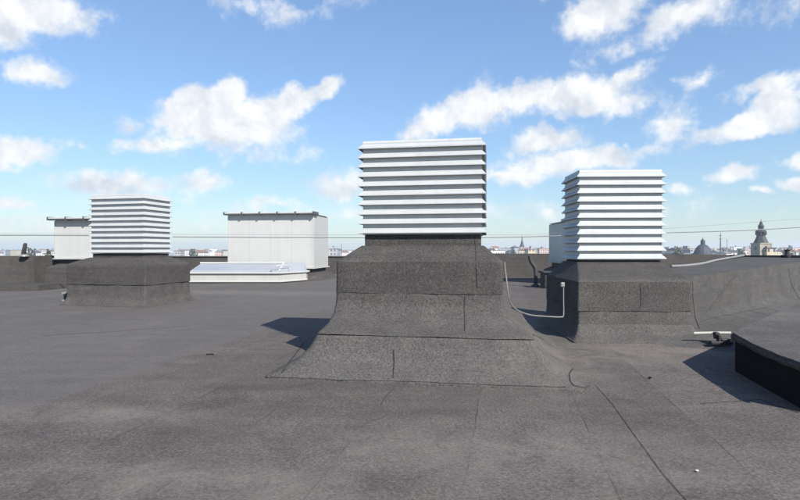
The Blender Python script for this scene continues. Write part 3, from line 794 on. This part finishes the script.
# (x, y, half width, half height, tilt deg, strength) measured on the photograph, turned into azimuth / elevation
CL = [(212, 108, 24, 17, 0, 1.15), (184, 112, 17, 14, 0, 1.1), (232, 96, 13, 14, 0, 1.05), (225, 128, 62, 20, 0, 1.0), (165, 145, 48, 8, 4, .6), (262, 122, 30, 20, 25, 1.0), (296, 102, 26, 12, 32, 1.05), (325, 87, 17, 9, 28, 1.0),
      (128, 122, 18, 8, 0, .42), (230, 152, 60, 10, 0, .42), (25, 14, 66, 20, 8, .95), (-10, 32, 45, 14, 0, .7), (32, 76, 34, 10, 5, .75), (12, 151, 38, 12, 4, .95), (75, 148, 15, 5, 0, .3),
      (128, 185, 62, 11, 0, .62), (8, 203, 28, 7, 0, .7), (210, 182, 22, 7, 0, .5), (250, 4, 50, 9, 0, .36), (287, 14, 12, 12, 50, .3), (604, 10, 34, 19, 10, .95), (686, 13, 50, 16, 10, .52), (660, 30, 55, 9, 15, .25), (785, 4, 35, 12, 0, .42),
      (436, 122, 30, 13, 10, .8), (478, 106, 34, 17, 8, .95), (525, 98, 36, 13, 0, .85), (575, 96, 55, 15, 0, .85), (622, 82, 30, 8, 30, .7), (600, 106, 60, 9, 0, .6),
      (548, 141, 32, 13, 0, .75), (575, 160, 62, 10, 3, .85), (512, 175, 52, 8, 0, .55), (672, 124, 22, 19, 20, .6), (745, 124, 58, 11, 8, .95), (772, 108, 27, 17, 15, 1.15), (765, 86, 48, 9, 3, .65), (700, 78, 18, 6, 10, .35),
      (737, 176, 20, 7, 0, .8), (760, 193, 11, 5, 0, .7), (795, 161, 18, 7, 0, .85), (800, 185, 20, 7, 0, .8), (340, 183, 34, 11, 8, .7), (275, 203, 24, 6, 0, .4), (677, 192, 18, 6, 0, .5), (420, 215, 260, 9, 0, .25), (100, 225, 200, 8, 0, .25),
      (870, 60, 60, 30, 10, .9), (-80, 110, 50, 25, 0, .9), (380, -60, 90, 30, 5, .7), (900, 150, 50, 15, 0, .8), (560, -50, 60, 25, 5, .8)]
grp = bpy.data.node_groups.new('cloud_field', 'ShaderNodeTree')
grp.interface.new_socket('P', in_out='INPUT', socket_type='NodeSocketVector'); grp.interface.new_socket('D', in_out='INPUT', socket_type='NodeSocketVector')
grp.interface.new_socket('F', in_out='OUTPUT', socket_type='NodeSocketFloat')
gi = grp.nodes.new('NodeGroupInput'); go = grp.nodes.new('NodeGroupOutput')
# billow warp of the lookup position
wn = N(grp, 'ShaderNodeTexNoise'); wn.inputs['Scale'].default_value = 16; wn.inputs['Detail'].default_value = 3; wn.inputs['Roughness'].default_value = .6
grp.links.new(gi.outputs['D'], wn.inputs['Vector'])
vm = N(grp, 'ShaderNodeVectorMath', operation='SUBTRACT'); grp.links.new(wn.outputs['Color'], vm.inputs[0]); vm.inputs[1].default_value = (.5, .5, .5)
vs_ = N(grp, 'ShaderNodeVectorMath', operation='SCALE'); grp.links.new(vm.outputs[0], vs_.inputs[0]); vs_.inputs['Scale'].default_value = .055
va = N(grp, 'ShaderNodeVectorMath', operation='ADD'); grp.links.new(vs_.outputs[0], va.inputs[0]); grp.links.new(gi.outputs['P'], va.inputs[1])
flat = N(grp, 'ShaderNodeVectorMath', operation='MULTIPLY'); grp.links.new(va.outputs[0], flat.inputs[0]); flat.inputs[1].default_value = (1, 1, 0)
acc = None
for (x, y, rx, ry, tl, s) in CL:
    r0 = math.hypot(F, x - 400); a = math.atan((x - 400) / F); e = math.atan((250 - y) / r0)
    k = N(grp, 'ShaderNodeMapping', vector_type='TEXTURE'); grp.links.new(flat.outputs[0], k.inputs['Vector'])
    k.inputs['Location'].default_value = (a, e, 0); k.inputs['Rotation'].default_value = (0, 0, R(tl))
    k.inputs['Scale'].default_value = (1.45 * rx * F / (r0 * r0), 1.5 * ry / r0, 1)
    ln = N(grp, 'ShaderNodeVectorMath', operation='LENGTH'); grp.links.new(k.outputs[0], ln.inputs[0])
    q = mth(grp, 'MULTIPLY_ADD', ln.outputs['Value'], -s, s)
    acc = q if acc is None else mth(grp, 'SMOOTH_MAX', acc, q, .12)
n1 = nz(grp, gi.outputs['D'], 16, 7, .64, .2)
n2 = nz(grp, gi.outputs['D'], 60, 3, .6)
acc = mth(grp, 'MAXIMUM', acc, -1.0)
f = mth(grp, 'ADD', acc, mth(grp, 'MULTIPLY', mth(grp, 'SUBTRACT', n1, .48), 1.25))
f = mth(grp, 'ADD', f, mth(grp, 'MULTIPLY', mth(grp, 'SUBTRACT', n2, .5), .34))
grp.links.new(f, go.inputs['F'])
def field(off):
    g = nt.nodes.new('ShaderNodeGroup'); g.node_tree = grp
    if off:
        a = N(nt, 'ShaderNodeVectorMath', operation='ADD'); nt.links.new(AE, a.inputs[0]); a.inputs[1].default_value = (off[0], off[1], 0)
        b = N(nt, 'ShaderNodeVectorMath', operation='ADD'); nt.links.new(Dv, b.inputs[0]); b.inputs[1].default_value = (off[0], 0, off[1])
        nt.links.new(a.outputs[0], g.inputs['P']); nt.links.new(b.outputs[0], g.inputs['D'])
    else: nt.links.new(AE, g.inputs['P']); nt.links.new(Dv, g.inputs['D'])
    return g.outputs[0]
f0 = field(None)
off = N(nt, 'ShaderNodeVectorMath', operation='ADD'); nt.links.new(Dv, off.inputs[0]); off.inputs[1].default_value = (.012, 0, .026)
na = nz(nt, Dv, 13, 4, .62, .25); nb2 = nz(nt, off.outputs[0], 13, 4, .62, .25)
mr = N(nt, 'ShaderNodeMapRange', interpolation_type='SMOOTHSTEP'); nt.links.new(f0, mr.inputs[0])
mr.inputs[1].default_value = 0; mr.inputs[2].default_value = .54
dens = mth(nt, 'MULTIPLY', mr.outputs[0], .95)
dens = mth(nt, 'MULTIPLY', dens, mth(nt, 'MULTIPLY', mth(nt, 'GREATER_THAN', el, 0.0), 1.0))
lit = mth(nt, 'MULTIPLY_ADD', mth(nt, 'SUBTRACT', na, nb2), 3.0, .62, clamp=True)
ccol = mixc(nt, lit, (.43, .465, .51), (.66, .66, .655))
cscale = mixc(nt, 1.0, ccol, (1 / SKY, 1 / SKY, 1 / SKY), 'MULTIPLY')
hz = mth(nt, 'SUBTRACT', 1.0, mth(nt, 'MULTIPLY', el, 7.0), clamp=True)
tint = mixc(nt, 1.0, sky.outputs[0], (.88, .985, 1.085), 'MULTIPLY')
sc_ = N(nt, 'ShaderNodeSeparateColor'); nt.links.new(sky.outputs[0], sc_.inputs[0])
gain = mth(nt, 'MULTIPLY', mth(nt, 'POWER', mth(nt, 'MAXIMUM', sc_.outputs[1], .05), -.32), 1.53)
gv = N(nt, 'ShaderNodeVectorMath', operation='SCALE'); nt.links.new(tint, gv.inputs[0]); nt.links.new(gain, gv.inputs['Scale'])
skyc = gv.outputs[0]
fin = mixc(nt, dens, skyc, cscale)
nt.links.new(fin, bg.inputs['Color']); bg.inputs['Strength'].default_value = SKY
w.cycles.sampling_method = 'MANUAL'; w.cycles.sample_map_resolution = 512

# ------------------------------------------------------------------ camera and output
cd = bpy.data.cameras.new('camera'); cd.sensor_width = 36; cd.lens = F / 800 * 36; cd.clip_start = .05; cd.clip_end = 12000
cam = link(bpy.data.objects.new('camera', cd)); cam.location = EYE; cam.rotation_euler = (R(90), 0, 0)
scene.camera = cam
scene.view_settings.view_transform = 'Standard'; scene.view_settings.look = 'None'
scene.view_settings.exposure = .7; scene.view_settings.gamma = 1; scene.view_settings.use_curve_mapping = False
scene.cycles.volume_bounces = 1
